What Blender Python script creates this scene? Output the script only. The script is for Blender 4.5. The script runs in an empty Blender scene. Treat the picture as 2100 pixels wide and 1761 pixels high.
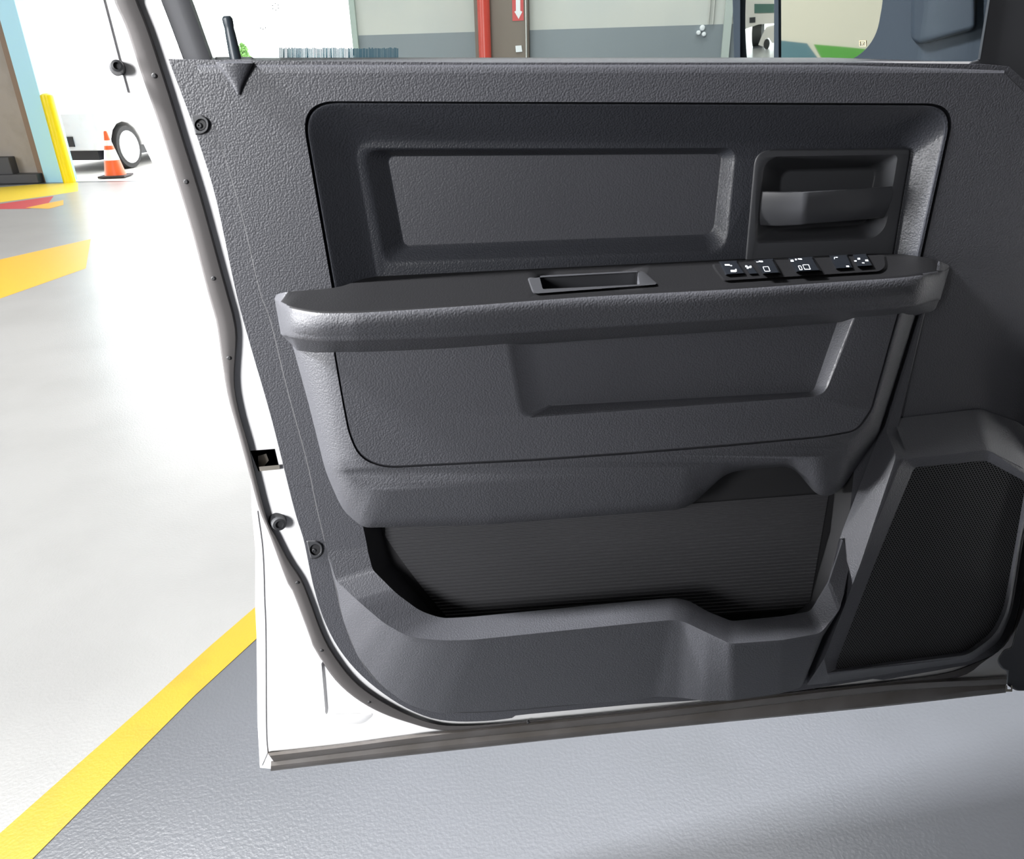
import bpy, bmesh, math, random
from mathutils import Vector, Matrix
from mathutils.geometry import tessellate_polygon
random.seed(4)
S = bpy.context.scene
COL = S.collection

# ------------------------------------------------------------------ camera
F_PX, HOR, ROLL, PSI, CH, CD = 1520., 151., .025, 5.5, 1.38, .78
CAM = Vector((0, -CD, CH))
_P = math.atan((880 - HOR) / F_PX); _s = math.radians(PSI)
_Fh = Vector((math.sin(_s), math.cos(_s), 0)); _Rh = Vector((math.cos(_s), -math.sin(_s), 0)); _Z = Vector((0, 0, 1))
FW = math.cos(_P) * _Fh - math.sin(_P) * _Z
_U0 = math.sin(_P) * _Fh + math.cos(_P) * _Z
_a = math.atan(ROLL)
RT = math.cos(_a) * _Rh - math.sin(_a) * _U0
UP = math.sin(_a) * _Rh + math.cos(_a) * _U0
cam_data = bpy.data.cameras.new('camera'); cam = bpy.data.objects.new('camera', cam_data); COL.objects.link(cam)
cam_data.sensor_width = 36; cam_data.lens = 36 * F_PX / 2100; cam_data.clip_start = .02; cam_data.clip_end = 300
m = Matrix.Identity(4)
for i in range(3):
    m[i][0], m[i][1], m[i][2], m[i][3] = RT[i], UP[i], -FW[i], CAM[i]
cam.matrix_world = m
S.camera = cam

def ray(x, y): return FW + RT * ((x - 1050.) / F_PX) - UP * ((y - 880.5) / F_PX)
def onpl(x, y, q, n):
    r = ray(x, y); return CAM + r * ((q - CAM).dot(n) / r.dot(n))
def P(x, y, d=0.): return onpl(x, y, Vector((0, -d, 0)), Vector((0, 1, 0)))       # d = distance in front of the panel plane
def PZ(x, y, z): return onpl(x, y, Vector((0, 0, z)), Vector((0, 0, 1)))

# ------------------------------------------------------------------ materials
def mat(name, col, rough=.5, metal=0., spec=.5, bump=None, coat=0., var=None):
    mt = bpy.data.materials.new(name); mt.use_nodes = True
    nt = mt.node_tree; b = nt.nodes['Principled BSDF']
    b.inputs['Base Color'].default_value = (*col, 1); b.inputs['Roughness'].default_value = rough
    b.inputs['Metallic'].default_value = metal; b.inputs['Specular IOR Level'].default_value = spec
    b.inputs['Coat Weight'].default_value = coat; b.inputs['Coat Roughness'].default_value = .08
    tc = nt.nodes.new('ShaderNodeTexCoord')
    if var:                                            # (scale, second colour, lo, hi)
        n = nt.nodes.new('ShaderNodeTexNoise'); n.inputs['Scale'].default_value = var[0]; n.inputs['Detail'].default_value = 6
        nt.links.new(tc.outputs['Object'], n.inputs['Vector'])
        r = nt.nodes.new('ShaderNodeMapRange'); r.inputs['From Min'].default_value = var[2]; r.inputs['From Max'].default_value = var[3]
        nt.links.new(n.outputs['Fac'], r.inputs['Value'])
        mx = nt.nodes.new('ShaderNodeMix'); mx.data_type = 'RGBA'
        mx.inputs['A'].default_value = (*col, 1); mx.inputs['B'].default_value = (*var[1], 1)
        nt.links.new(r.outputs['Result'], mx.inputs['Factor']); nt.links.new(mx.outputs['Result'], b.inputs['Base Color'])
    if bump:                                           # (kind, scale, strength, distance)
        kind, sc, st, di = bump
        bp = nt.nodes.new('ShaderNodeBump'); bp.inputs['Strength'].default_value = st; bp.inputs['Distance'].default_value = di
        if kind == 'grain':
            nz = nt.nodes.new('ShaderNodeTexNoise'); nz.inputs['Scale'].default_value = sc * .7; nz.inputs['Detail'].default_value = 2
            nt.links.new(tc.outputs['Object'], nz.inputs['Vector'])
            v = nt.nodes.new('ShaderNodeVectorMath'); v.operation = 'MULTIPLY_ADD'
            v.inputs[1].default_value = (.4 / sc,) * 3
            nt.links.new(nz.outputs['Color'], v.inputs[0]); nt.links.new(tc.outputs['Object'], v.inputs[2])
            t = nt.nodes.new('ShaderNodeTexVoronoi'); t.inputs['Scale'].default_value = sc; t.feature = 'SMOOTH_F1'
            nt.links.new(v.outputs[0], t.inputs['Vector']); out = t.outputs['Distance']; bp.invert = True
        else:
            t = nt.nodes.new('ShaderNodeTexNoise'); t.inputs['Scale'].default_value = sc; t.inputs['Detail'].default_value = 3
            nt.links.new(tc.outputs['Object'], t.inputs['Vector']); out = t.outputs['Fac']
        nt.links.new(out, bp.inputs['Height']); nt.links.new(bp.outputs['Normal'], b.inputs['Normal'])
    return mt

PADM = mat('padded_black_plastic', (.047, .048, .055), .52, spec=.45, bump=('grain', 560, .8, .0005))
LEATHER = mat('grained_black_plastic', (.052, .053, .061), .45, spec=.5, bump=('grain', 600, .65, .0005))
SOFT = mat('fine_grained_black_plastic', (.022, .0235, .029), .48, spec=.4, bump=('grain', 560, .8, .0005))
VINYL = mat('smooth_dark_vinyl', (.007, .007, .008), .6, spec=.2, bump=('grain', 600, .4, .0004))
SMOOTH = mat('satin_black_plastic', (.035, .036, .04), .42, spec=.5, bump=('noise', 900, .05, .0002))
DARKIN = mat('matte_black_plastic', (.018, .018, .02), .6)
LINER = mat('ribbed_black_plastic', (.05, .05, .054), .45)
GLOSS = mat('piano_black_plastic', (.012, .014, .018), .22)
RUBBER = mat('grey_black_rubber', (.062, .058, .058), .8, spec=.25, bump=('noise', 300, .1, .0004))
SEALM = mat('dusty_black_rubber', (.10, .092, .088), .55, var=(14, (.07, .062, .055), .4, .65))
WHITE = mat('white_car_paint', (.80, .80, .81), .28, coat=.6, var=(5, (.74, .735, .73), .5, .75))
STEEL = mat('zinc_steel', (.5, .46, .4), .35, metal=.9)
BLACKP = mat('black_paint', (.02, .022, .026), .4)
ICON = mat('white_print', (.85, .87, .9), .6); PRINT = mat('pale_print', (.5, .53, .56), .6)
MIRROR = mat('mirror_silver', (.93, .94, .93), .02, metal=1.)
HOUSING = mat('mirror_housing_plastic', (.009, .013, .021), .7, spec=.2)
YEL = mat('yellow_floor_paint', (.52, .31, .008), .42, spec=.5, bump=('noise', 160, .25, .002), var=(9, (.47, .27, .008), .45, .7))
ORANGE_Y = mat('orange_yellow_floor_paint', (.80, .42, .03), .42, bump=('noise', 160, .25, .002))
REDP = mat('red_floor_paint', (.55, .06, .07), .42)
def gl():
    mt = bpy.data.materials.new('window_glass'); mt.use_nodes = True; nt = mt.node_tree
    nt.nodes.remove(nt.nodes['Principled BSDF']); o = nt.nodes['Material Output']
    tr = nt.nodes.new('ShaderNodeBsdfTransparent'); tr.inputs['Color'].default_value = (.90, .94, .925, 1)
    g = nt.nodes.new('ShaderNodeBsdfGlossy'); g.inputs['Roughness'].default_value = .02
    fr = nt.nodes.new('ShaderNodeFresnel'); fr.inputs['IOR'].default_value = 1.35
    mx = nt.nodes.new('ShaderNodeMixShader'); nt.links.new(fr.outputs[0], mx.inputs[0])
    nt.links.new(tr.outputs[0], mx.inputs[1]); nt.links.new(g.outputs[0], mx.inputs[2]); nt.links.new(mx.outputs[0], o.inputs[0])
    return mt
GLASS = gl()
def grille_mat():
    mt = mat('perforated_black_plastic', (.05, .05, .053), .5)
    nt = mt.node_tree; b = nt.nodes['Principled BSDF']; tc = nt.nodes['Texture Coordinate']
    mp = nt.nodes.new('ShaderNodeMapping'); mp.inputs['Scale'].default_value = (270, 0.0001, 270); mp.inputs['Rotation'].default_value = (0, .12, 0)
    nt.links.new(tc.outputs['Object'], mp.inputs['Vector'])
    sx = nt.nodes.new('ShaderNodeSeparateXYZ'); nt.links.new(mp.outputs[0], sx.inputs[0])
    def mth(op, a, bb=None):
        n = nt.nodes.new('ShaderNodeMath'); n.operation = op
        for i, q in enumerate((a, bb)):
            if q is None: continue
            if isinstance(q, (int, float)): n.inputs[i].default_value = q
            else: nt.links.new(q, n.inputs[i])
        return n.outputs[0]
    X, Zc = sx.outputs[0], mth('MULTIPLY', sx.outputs[2], 1.155)
    row = mth('FLOOR', Zc); fz = mth('SUBTRACT', mth('SUBTRACT', Zc, row), .5)
    xo = mth('ADD', X, mth('MULTIPLY', row, .5)); fx = mth('SUBTRACT', mth('SUBTRACT', xo, mth('FLOOR', xo)), .5)
    dist = mth('SQRT', mth('ADD', mth('MULTIPLY', fx, fx), mth('MULTIPLY', mth('MULTIPLY', fz, fz), .75)))
    hole = mth('LESS_THAN', dist, .30)
    mx = nt.nodes.new('ShaderNodeMix'); mx.data_type = 'RGBA'; mx.inputs['A'].default_value = (.032, .032, .034, 1); mx.inputs['B'].default_value = (.004, .004, .004, 1)
    nt.links.new(hole, mx.inputs['Factor']); nt.links.new(mx.outputs['Result'], b.inputs['Base Color'])
    nt.links.new(mth('MULTIPLY', mth('SUBTRACT', 1., hole), .5), b.inputs['Specular IOR Level'])
    return mt
GRILLE = grille_mat()

# ------------------------------------------------------------------ object helpers
ORG = {}
def thing(name, label, cat, loc, group=None):
    o = bpy.data.objects.new(name, None); COL.objects.link(o); o.location = loc; o.empty_display_size = .1
    o['label'] = label; o['category'] = cat
    if group: o['group'] = group
    ORG[o] = Vector(loc); return o

def finish(o, bevel, seg, angle):
    me = o.data
    for p in me.polygons: p.use_smooth = True
    if bevel:
        b = o.modifiers.new('bevel', 'BEVEL'); b.width = bevel; b.segments = seg; b.limit_method = 'ANGLE'; b.angle_limit = math.radians(28)
        b.use_clamp_overlap = True
        w = o.modifiers.new('normals', 'WEIGHTED_NORMAL'); w.keep_sharp = False
    else:
        me.set_sharp_from_angle(angle=math.radians(angle))
        if len(me.polygons) > 8:
            w = o.modifiers.new('normals', 'WEIGHTED_NORMAL'); w.keep_sharp = True

def rr(pts, K=6):
    """corner rounding; pts = (x, y, r[, d]); every corner gives K+1 points"""
    n = len(pts); out = []
    for i in range(n):
        p, a, b = pts[i], pts[i - 1], pts[(i + 1) % n]
        r = p[2] if len(p) > 2 else 2.
        d = [q[3] if len(q) > 3 else None for q in (a, p, b)]
        pv, av, bv = Vector(p[:2]), Vector(a[:2]), Vector(b[:2])
        l1, l2 = (av - pv).length, (bv - pv).length
        r1, r2 = min(r, l1 * .49), min(r, l2 * .49)
        s = pv + (av - pv) * (r1 / max(l1, 1e-6)); e = pv + (bv - pv) * (r2 / max(l2, 1e-6))
        if d[1] is not None:
            ds = d[1] + ((d[0] if d[0] is not None else d[1]) - d[1]) * r1 / max(l1, 1e-6)
            de = d[1] + ((d[2] if d[2] is not None else d[1]) - d[1]) * r2 / max(l2, 1e-6)
        for k in range(K + 1):
            t = k / K; q = s * (1 - t) ** 2 + pv * 2 * t * (1 - t) + e * t * t
            out.append((q.x, q.y) if d[1] is None else (q.x, q.y, ds * (1 - t) ** 2 + d[1] * 2 * t * (1 - t) + de * t * t))
    return out

def cr(pts, n):
    """Catmull-Rom resample of an open polyline to n+1 points by arc length"""
    V = [Vector(p) for p in pts]; V = [V[0] * 2 - V[1]] + V + [V[-1] * 2 - V[-2]]
    dense = []
    for i in range(1, len(V) - 2):
        for k in range(24):
            t = k / 24; a, b, c, d = V[i - 1:i + 3]
            dense.append(.5 * ((2 * b) + (c - a) * t + (2 * a - 5 * b + 4 * c - d) * t * t + (3 * b - a - 3 * c + d) * t ** 3))
    dense.append(V[-2]); L = [0.]
    for i in range(1, len(dense)): L.append(L[-1] + (dense[i] - dense[i - 1]).length)
    out, j = [], 0
    for k in range(n + 1):
        s = L[-1] * k / n
        while j < len(L) - 2 and L[j + 1] < s: j += 1
        t = (s - L[j]) / max(L[j + 1] - L[j], 1e-9); out.append(dense[j].lerp(dense[j + 1], max(0, min(1, t))))
    return out

class MB:
    def __init__(s, q=None, n=None): s.v = []; s.p2 = []; s.f = []; s.m = []; s.q, s.n = q, n
    def ring(s, pts, d=0.):
        idx = []
        for p in pts:
            dd = p[2] if len(p) > 2 else d
            w = onpl(p[0], p[1], s.q - s.n * dd, s.n) if s.n is not None else P(p[0], p[1], dd)
            idx.append(len(s.v)); s.v.append(w); s.p2.append((p[0], p[1]))
        return idx
    def raw(s, pts):
        i0 = len(s.v); s.v += [Vector(p) for p in pts]; s.p2 += [(0, 0)] * len(pts); return list(range(i0, i0 + len(pts)))
    def face(s, idx, mi=0): s.f.append(tuple(idx)); s.m.append(mi)
    def bridge(s, a, b, closed=True, mi=0):
        n = len(a)
        for i in range(n if closed else n - 1):
            j = (i + 1) % n; s.face((a[i], a[j], b[j], b[i]), mi)
    def plate(s, outer, holes=(), mi=0):
        loops = [outer] + list(holes); flat = [i for l in loops for i in l]
        for t in tessellate_polygon([[Vector((*s.p2[i], 0)) for i in l] for l in loops]):
            s.face([flat[k] for k in t], mi)
    def slab(s, outer, d0, d1, holes=(), mi=0):
        f = [s.ring(r, d0) for r in (outer, *holes)]; b = [s.ring(r, d1) for r in (outer, *holes)]
        s.plate(f[0], f[1:], mi); s.plate(b[0], b[1:], mi)
        for x, y in zip(f, b): s.bridge(x, y, True, mi)
    def box(s, c, sx, sy, sz, ux=(1, 0, 0), uy=(0, 1, 0), uz=(0, 0, 1), mi=0):
        c, ux, uy, uz = map(Vector, (c, ux, uy, uz))
        i = s.raw([c + ux * (sx / 2 * a) + uy * (sy / 2 * b) + uz * (sz / 2 * e) for e in (-1, 1) for a, b in ((-1, -1), (1, -1), (1, 1), (-1, 1))])
        for q in ((0, 3, 2, 1), (4, 5, 6, 7), (0, 1, 5, 4), (1, 2, 6, 5), (2, 3, 7, 6), (3, 0, 4, 7)): s.face([i[k] for k in q], mi)
    def lathe(s, c, axis, prof, n=24, mi=0, caps=True):
        axis = Vector(axis).normalized(); u = axis.orthogonal().normalized(); w = axis.cross(u); c = Vector(c); prev = None
        for r, h in prof:
            cur = s.raw([c + axis * h + (u * math.cos(2 * math.pi * k / n) + w * math.sin(2 * math.pi * k / n)) * max(r, 1e-5) for k in range(n)])
            if prev: s.bridge(prev, cur, True, mi)
            elif caps: s.face(cur[::-1], mi)
            prev = cur
        if caps: s.face(prev, mi)
    def build(s, name, mats, parent=None, bevel=0., seg=3, angle=35, weld=True, label=None):
        org = ORG.get(parent, Vector((0, 0, 0))) if parent else Vector((0, 0, 0))
        me = bpy.data.meshes.new(name); me.from_pydata([tuple(v - org) for v in s.v], [], s.f)
        for mm in (mats if isinstance(mats, (list, tuple)) else [mats]): me.materials.append(mm)
        for p, i in zip(me.polygons, s.m): p.material_index = i
        bm = bmesh.new(); bm.from_mesh(me)
        if weld: bmesh.ops.remove_doubles(bm, verts=bm.verts, dist=2e-5)
        bmesh.ops.recalc_face_normals(bm, faces=bm.faces); bm.to_mesh(me); bm.free()
        o = bpy.data.objects.new(name, me); COL.objects.link(o)
        if parent: o.parent = parent; ORG[o] = org
        finish(o, bevel, seg, angle)
        if label: o['label'] = label
        return o

def tag(o, label, cat, group=None):
    o['label'] = label; o['category'] = cat
    if group: o['group'] = group
    return o
def struct(o): o['kind'] = 'structure'; return o

def band(left, right, prof, n=90):
    """strip between two traced edges; prof = [(t across, d)]"""
    L, R = cr(left, n), cr(right, n); b = MB(); rows = []
    for a, c in zip(L, R):
        rows.append(b.ring([(*a.lerp(c, t), d) for t, d in prof]))
    for r0, r1 in zip(rows, rows[1:]): b.bridge(r0, r1, True)
    b.face(rows[0]); b.face(rows[-1][::-1]); return b

# ================================================================== THE DOOR
DOOR = thing('pickup_door', 'open white pickup front door seen from inside, with black grained inner panel', 'car door', (.25, 0, .5))

# --- white steel shell
shell_out = [(-87, -620), (150, -70), (180, 0), (205, 92), (222, 155), (243, 182), (292, 290), (335, 382), (380, 492), (425, 632), (455, 755), (498, 895), (513, 950),
             (516, 1040), (524, 1130), (523, 1240), (526, 1300), (528, 1480), (533, 1574), (556, 1576), (1000, 1515), (2072, 1402), (2072, 1380), (2095, 1300), (2125, 1200), (2180, 900), (2200, 500),
             (2190, 160), (2000, 126), (1000, 126), (372, 126), (352, 60), (305, -70), (107, -620)]
shell_hole = [(620, 240), (1930, 240), (1960, 700), (2030, 1250), (880, 1420), (740, 1280), (690, 900)]
latch_px = [(513, 924), (564, 920), (574, 962), (530, 966)]
b = MB(); b.slab([(x, y) for x, y in shell_out], -0.014, -.085, [shell_hole, latch_px])
shell = b.build('door_shell', WHITE, DOOR, bevel=.004, seg=3)
# outer skin hem down the left edge and the seam by it
b = band([(-70, -610), (163, -70), (186, 0), (226, 155), (246, 184)], [(-40, -610), (192, -70), (212, 0), (250, 145), (262, 190)], [(0, -.08), (.1, -0.0115), (.985, -0.0115), (1, -0.0145)], 30)
b.build('edge_flange', WHITE, shell)
b = band([(516, 1047), (526, 1130), (525, 1240), (528, 1300), (530, 1480), (535, 1574)], [(530, 1047), (541, 1130), (546, 1233), (548, 1300), (549, 1490), (552, 1535)], [(0, -.09), (.1, -0.012), (.8, -0.012), (1, -0.02)], 40)
b.build('edge_flange', WHITE, shell)
# pressed relief in the lower corner
b = MB()
o_ = b.ring(rr([(648, 1355, 4), (664, 1352, 3), (672, 1462, 3), (668, 1466, 3)], 4), -0.0135); i_ = b.ring(rr([(652, 1362, 3), (659, 1360, 3), (667, 1456, 3), (666, 1460, 3)], 4), -0.009)
b.bridge(o_, i_); b.plate(i_)
o_ = b.ring(rr([(676, 1464, 12), (770, 1462, 14), (745, 1484, 10), (690, 1486, 10)], 5), -0.0135); i_ = b.ring(rr([(688, 1467, 8), (755, 1466, 8), (738, 1479, 8), (698, 1481, 8)], 5), -0.011)
b.bridge(o_, i_); b.plate(i_)
b.build('pressed_bead', WHITE, shell)
# latch pocket
b = MB(); r0 = b.ring(latch_px, -0.015); r1 = b.ring([(516, 927), (560, 924), (569, 958), (533, 962)], -.084); b.bridge(r0, r1); b.plate(r1)
b.slab([(529, 935), (546, 930), (551, 944), (541, 957), (530, 958)], -0.024, -0.039, mi=1); b.slab([(531, 957), (573, 953), (574, 962), (533, 966)], -0.009, -0.024, mi=1)
b.build('latch', [DARKIN, STEEL], shell, label='zinc latch set in a dark square opening')
# rubber bumpers
for (x, y, r) in ((242, 140, .0062), (570, 1066, .0095)):
    c = P(x, y, -0.015); b = MB()
    b.lathe(c, (.3, -.93, .12), [(r * 1.15, -.002), (r * 1.15, .002), (r, .004), (r * .92, .012), (r * .8, .015), (r * .5, .0155), (r * .42, .013), (r * .2, .013)], 28)
    b.build('bumper_stop', mat('black_rubber', (.03, .031, .034), .45), shell, label='black round rubber bumper stop')

# --- gasket round the door
gl_ = [(0, -610), (210, -70), (233, 0), (259, 58), (290, 153), (327, 259), (361, 368), (392, 470), (426, 600), (443, 660), (453, 727), (467, 810), (487, 883), (510, 967), (531, 1044), (552, 1095), (587, 1190), (600, 1213), (633, 1300), (643, 1327), (690, 1397), (753, 1447), (833, 1480), (927, 1498), (1100, 1480), (1300, 1460), (1630, 1422), (1800, 1402), (1961, 1389), (2018, 1356), (2060, 1322), (2105, 1250), (2140, 1150)]
gr_ = [(52, -610), (262, -70), (283, 0), (308, 65), (344, 174), (375, 276), (412, 395), (446, 518), (470, 605), (482, 650), (487, 693), (481, 777), (490, 840), (511, 915), (527, 983), (549, 1067), (564, 1095), (590, 1144), (618, 1185), (638, 1233), (659, 1290), (683, 1337), (733, 1400), (807, 1450), (883, 1481), (960, 1487), (1100, 1476), (1300, 1456), (1630, 1418), (1795, 1400), (1925, 1382), (1988, 1363), (2046, 1336), (2078, 1290), (2105, 1150)]
b = band(gl_, gr_, [(0, -.0155), (.05, -.008), (.12, -.005), (.5, -.004), (.88, -.005), (.95, -.008), (1, -.0155)], 220)
gasket = b.build('door_gasket', RUBBER, DOOR, angle=50)
for (x, y) in ((317, 155), (382, 372), (438, 570), (470, 733), (610, 1193), (660, 1332), (757, 1438), (1083, 1480)):
    b = MB(); b.lathe(P(x, y, -0.005), (0, -1, 0), [(.0022, -.002), (.0022, .0018), (.0014, .0024)], 12); b.build('clip', DARKIN, gasket)

# --- bottom seal, two stepped lips
b = band([(548, 1543), (700, 1526), (929, 1496), (1300, 1457), (1795, 1401), (2064, 1386)], [(562, 1562), (700, 1544), (929, 1516), (1300, 1478), (1795, 1420), (2066, 1403)], [(0, -0.029), (.02, -0.009), (.35, -0.003), (.8, -0.005), (1, -0.013), (1, -0.029)], 60)
seal = b.build('bottom_seal', SEALM, DOOR, angle=30)
b = band([(556, 1560), (700, 1543), (929, 1515), (1300, 1477), (1795, 1419), (2064, 1402)], [(555, 1581), (700, 1564), (1000, 1531), (1300, 1499), (1795, 1450), (2063, 1420)], [(0, -0.034), (.05, -0.013), (.5, -0.01), (.9, -0.012), (1, -0.039)], 60)
b.build('sealing_lip', SEALM, seal, angle=30)

def sm(pts, i0, i1, n):
    return pts[:i0] + [(v.x, v.y) for v in cr(pts[i0:i1 + 1], n)] + pts[i1 + 1:]
# --- trim panel: flange, main face, rolled top
A0 = rr([(614, 207, 75), (1962, 212, 62), (1868, 640, 3), (689, 640, 3)], 10)
flange_out = [(345, 121), (388, 235), (411, 302), (443, 409), (484, 600), (513, 707), (557, 860), (603, 1043), (623, 1108), (643, 1203), (667, 1277), (700, 1337), (747, 1390), (813, 1440), (877, 1470), (933, 1479), (1000, 1478), (1050, 1472), (1057, 1467), (1084, 1464), (1300, 1444), (1426, 1436), (1631, 1417), (1790, 1392), (1812, 1394), (1986, 1363), (2046, 1337), (2073, 1297), (2090, 1240), (2112, 1100), (2150, 800), (2160, 420), (2130, 200), (2100, 164), (2069, 136), (2010, 131), (1700, 128), (1000, 128), (520, 124)]
B0 = [(741, 1040, 2), (745, 1082, 2), (763, 1167, 8), (813, 1217, 15), (865, 1275, 15), (930, 1325, 8), (1600, 1310, 4), (1690, 1240, 4), (1738, 1095, 4), (1752, 960, 4), (1400, 925, 4), (800, 1010, 4)]
flange_out = sm(sm(flange_out, 25, 31, 30), 0, 17, 90)
b = MB(); b.slab(flange_out, 0, -.0125, [A0, rr(B0, 4)])
trim = b.build('trim_panel', LEATHER, DOOR, bevel=.003, seg=2)
main_out = [(404, 150), (426, 218), (453, 300), (494, 440), (532, 600), (553, 657), (587, 797), (627, 943), (650, 1050), (684, 1190), (700, 1260), (727, 1333), (767, 1393), (833, 1440), (900, 1460), (1033, 1459), (1300, 1434), (1620, 1405), (1800, 1384), (1900, 1366), (1985, 1347), (2038, 1312), (2063, 1267), (2083, 1190), (2100, 1100), (2130, 800), (2145, 420), (2115, 200), (2060, 150)]
main_out = sm(main_out, 0, 24, 130)
b = MB()
cen = Vector((1200, 750))
inn = []
for p in main_out:
    v = (cen - Vector(p)).normalized(); top = p[1] < 151
    inn.append((p[0] + (0 if top else v.x * 2.5), p[1] + (0 if top else v.y * 2.5)))
r0 = b.ring(main_out, -.001); r1 = b.ring(inn, .003); h1 = b.ring(A0, .003); h2 = b.ring(rr(B0, 4), .003); hb = b.ring(rr(B0, 4), -.032)
n = len(main_out)
for i in range(n - 1): b.face((r0[i], r0[i + 1], r1[i + 1], r1[i]), 1)
b.plate(r1, [h1, h2]); b.bridge(h2, hb)
rows = []
xs = [404, 425, 445, 560, 800, 1100, 1400, 1700, 1960, 2060]
for k, (dy, d) in enumerate(((0, .003), (-11, .0026), (-17, .0005), (-22, -.006), (-27, -.017), (-30.5, -.032), (-32, -.046), (-24, -.05))):
    rows.append(b.ring([(x, 150 + dy + (12 * max(0, (x - 1750) / 310) ** 1.0 if dy < -10 else 0), d) for x in xs]))
for a_, c_ in zip(rows, rows[1:]): b.bridge(a_, c_, False)
face = b.build('panel_face', [LEATHER, DARKIN], trim, angle=40)
# screw recesses on the flange
for (x, y, s) in ((410, 256, 1.), (645, 1127, .92)):
    b = MB(); D = rr([(x - 19 * s, y - 21 * s, 2), (x + 4 * s, y - 22 * s, 4), (x + 21 * s, y - 12 * s, 12), (x + 20 * s, y + 12 * s, 12), (x + 4 * s, y + 22 * s, 6), (x - 9 * s, y + 21 * s, 2)], 4)
    D2 = [(x + (px - x) * .87, y + (py - y) * .87) for px, py in D]; D3 = [(x + (px - x) * .82, y + (py - y) * .82) for px, py in D]
    a_ = b.ring(D, -.0005); k_ = b.ring(D2, .0012); c_ = b.ring(D3, .0034); b.bridge(a_, k_, True, 1); b.bridge(k_, c_)
    C0 = [(x + 2 + 13 * s * math.cos(t * math.pi / 8), y + 13 * s * math.sin(t * math.pi / 8)) for t in range(16)]
    C1 = [(x + 1 + 10.5 * s * math.cos(t * math.pi / 8), y + 10.5 * s * math.sin(t * math.pi / 8)) for t in range(16)]
    h = b.ring(C0, .0034); b.plate(c_, [h]); g = b.ring(C1, .0003); b.bridge(h, g, True, 1); b.plate(g, (), 1)
    sb = MB(); sb.lathe(P(x - 1, y + 1, .0003), (0, -1, 0), [(.0026, 0), (.0026, .0012), (.0018, .0018), (.0009, .0018), (.0008, .0006)], 14)
    rec = b.build('screw_recess', [SMOOTH, DARKIN], trim, angle=25); sb.build('screw', SMOOTH, trim)
# lock knob and its collar
b = MB(); rows = []
for k, (yy, w, h) in enumerate(((117, 38, .011), (122, 40, .0115), (130, 38, .0115), (142, 31, .011), (158, 21, .009), (176, 10, .008), (194, 3, .005))):
    rows.append(b.ring([(480 + (yy - 117) * .12 + w * math.cos(t * math.pi / 10), yy, (.0 if yy > 130 else -.03 + (yy - 117) * .0023) + .003 + (h - .003) * math.sin(t * math.pi / 10) ** .7 if 0 < t < 10 else (-.02 if yy < 130 else .003)) for t in range(11)]))
for a_, c_ in zip(rows, rows[1:]): b.bridge(a_, c_, False)
top = b.ring([(480, 116, -.04)]); 
for i in range(10): b.face((rows[0][i], rows[0][i + 1], top[0]))
b.build('knob_collar', LEATHER, trim, angle=60)
b = MB(); c0, c1 = P(484, 124, -.014), P(465, 33, -.014); ax = c1 - c0; L = ax.length
b.lathe(c0, ax, [(.0058, -.012), (.0053, L * .1), (.0046, L * .6), (.0042, L * .72), (.0044, L * .78), (.0047, L * .86), (.0046, L * .95), (.0032, L)], 20)
b.build('lock_knob', mat('blue_black_plastic', (.03, .04, .05), .4), DOOR)

# --- upper insert
b = MB()
rings = [(A0, .003), (rr([(619, 210, 75), (1958, 215, 62), (1865, 640, 3), (694, 640, 3)], 10), -.003), (rr([(622, 212, 75), (1955, 217, 62), (1862, 640, 3), (697, 640, 3)], 10), .0035),
         (rr([(628, 216, 74), (1949, 221, 60), (1857, 640, 3), (703, 640, 3)], 10), .003), (rr([(640, 224, 72), (1945, 226, 56), (1852, 640, 3), (712, 640, 3)], 10), -.001),
         (rr([(700, 268, 55), (1885, 278, 40), (1824, 640, 3), (765, 640, 3)], 10), -.0165), (rr([(722, 284, 45), (1870, 296, 30), (1817, 640, 3), (783, 640, 3)], 10), -.0215), (rr([(728, 291, 42), (1866, 301, 24), (1813, 640, 3), (788, 640, 3)], 10), -.022)]
R = [b.ring(*r) for r in rings]
for a_, c_ in zip(R, R[1:]): b.bridge(a_, c_)
REC0 = rr([(742, 305, 30), (1512, 303, 26), (1491, 520, 42), (786, 546, 30)], 8)
CUP0 = rr([(1566, 321, 34), (1842, 317, 12), (1813, 490, 46), (1547, 500, 12)], 8)
hr = b.ring(REC0, -.022); hc = b.ring(CUP0, -.022); b.plate(R[-1], [hr, hc])
q = b.ring(rr([(752, 309, 26), (1505, 306, 24), (1484, 512, 38), (793, 535, 24)], 8), -.0245); b.bridge(hr, q)
q2 = b.ring(rr([(790, 318, 18), (1483, 313, 16), (1465, 484, 26), (825, 508, 14)], 8), -.039); b.bridge(q, q2)
q3 = b.ring(rr([(795, 321, 16), (1479, 316, 14), (1462, 480, 24), (829, 503, 12)], 8), -.040); b.bridge(q2, q3)
upper = b.build('upper_insert', SOFT, DOOR, angle=50)
b = MB(); r_ = b.ring(rr([(795, 321, 16), (1479, 316, 14), (1462, 480, 24), (829, 503, 12)], 8), -.0398); b.plate(r_)
b.build('insert_pad', LEATHER, upper)
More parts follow.
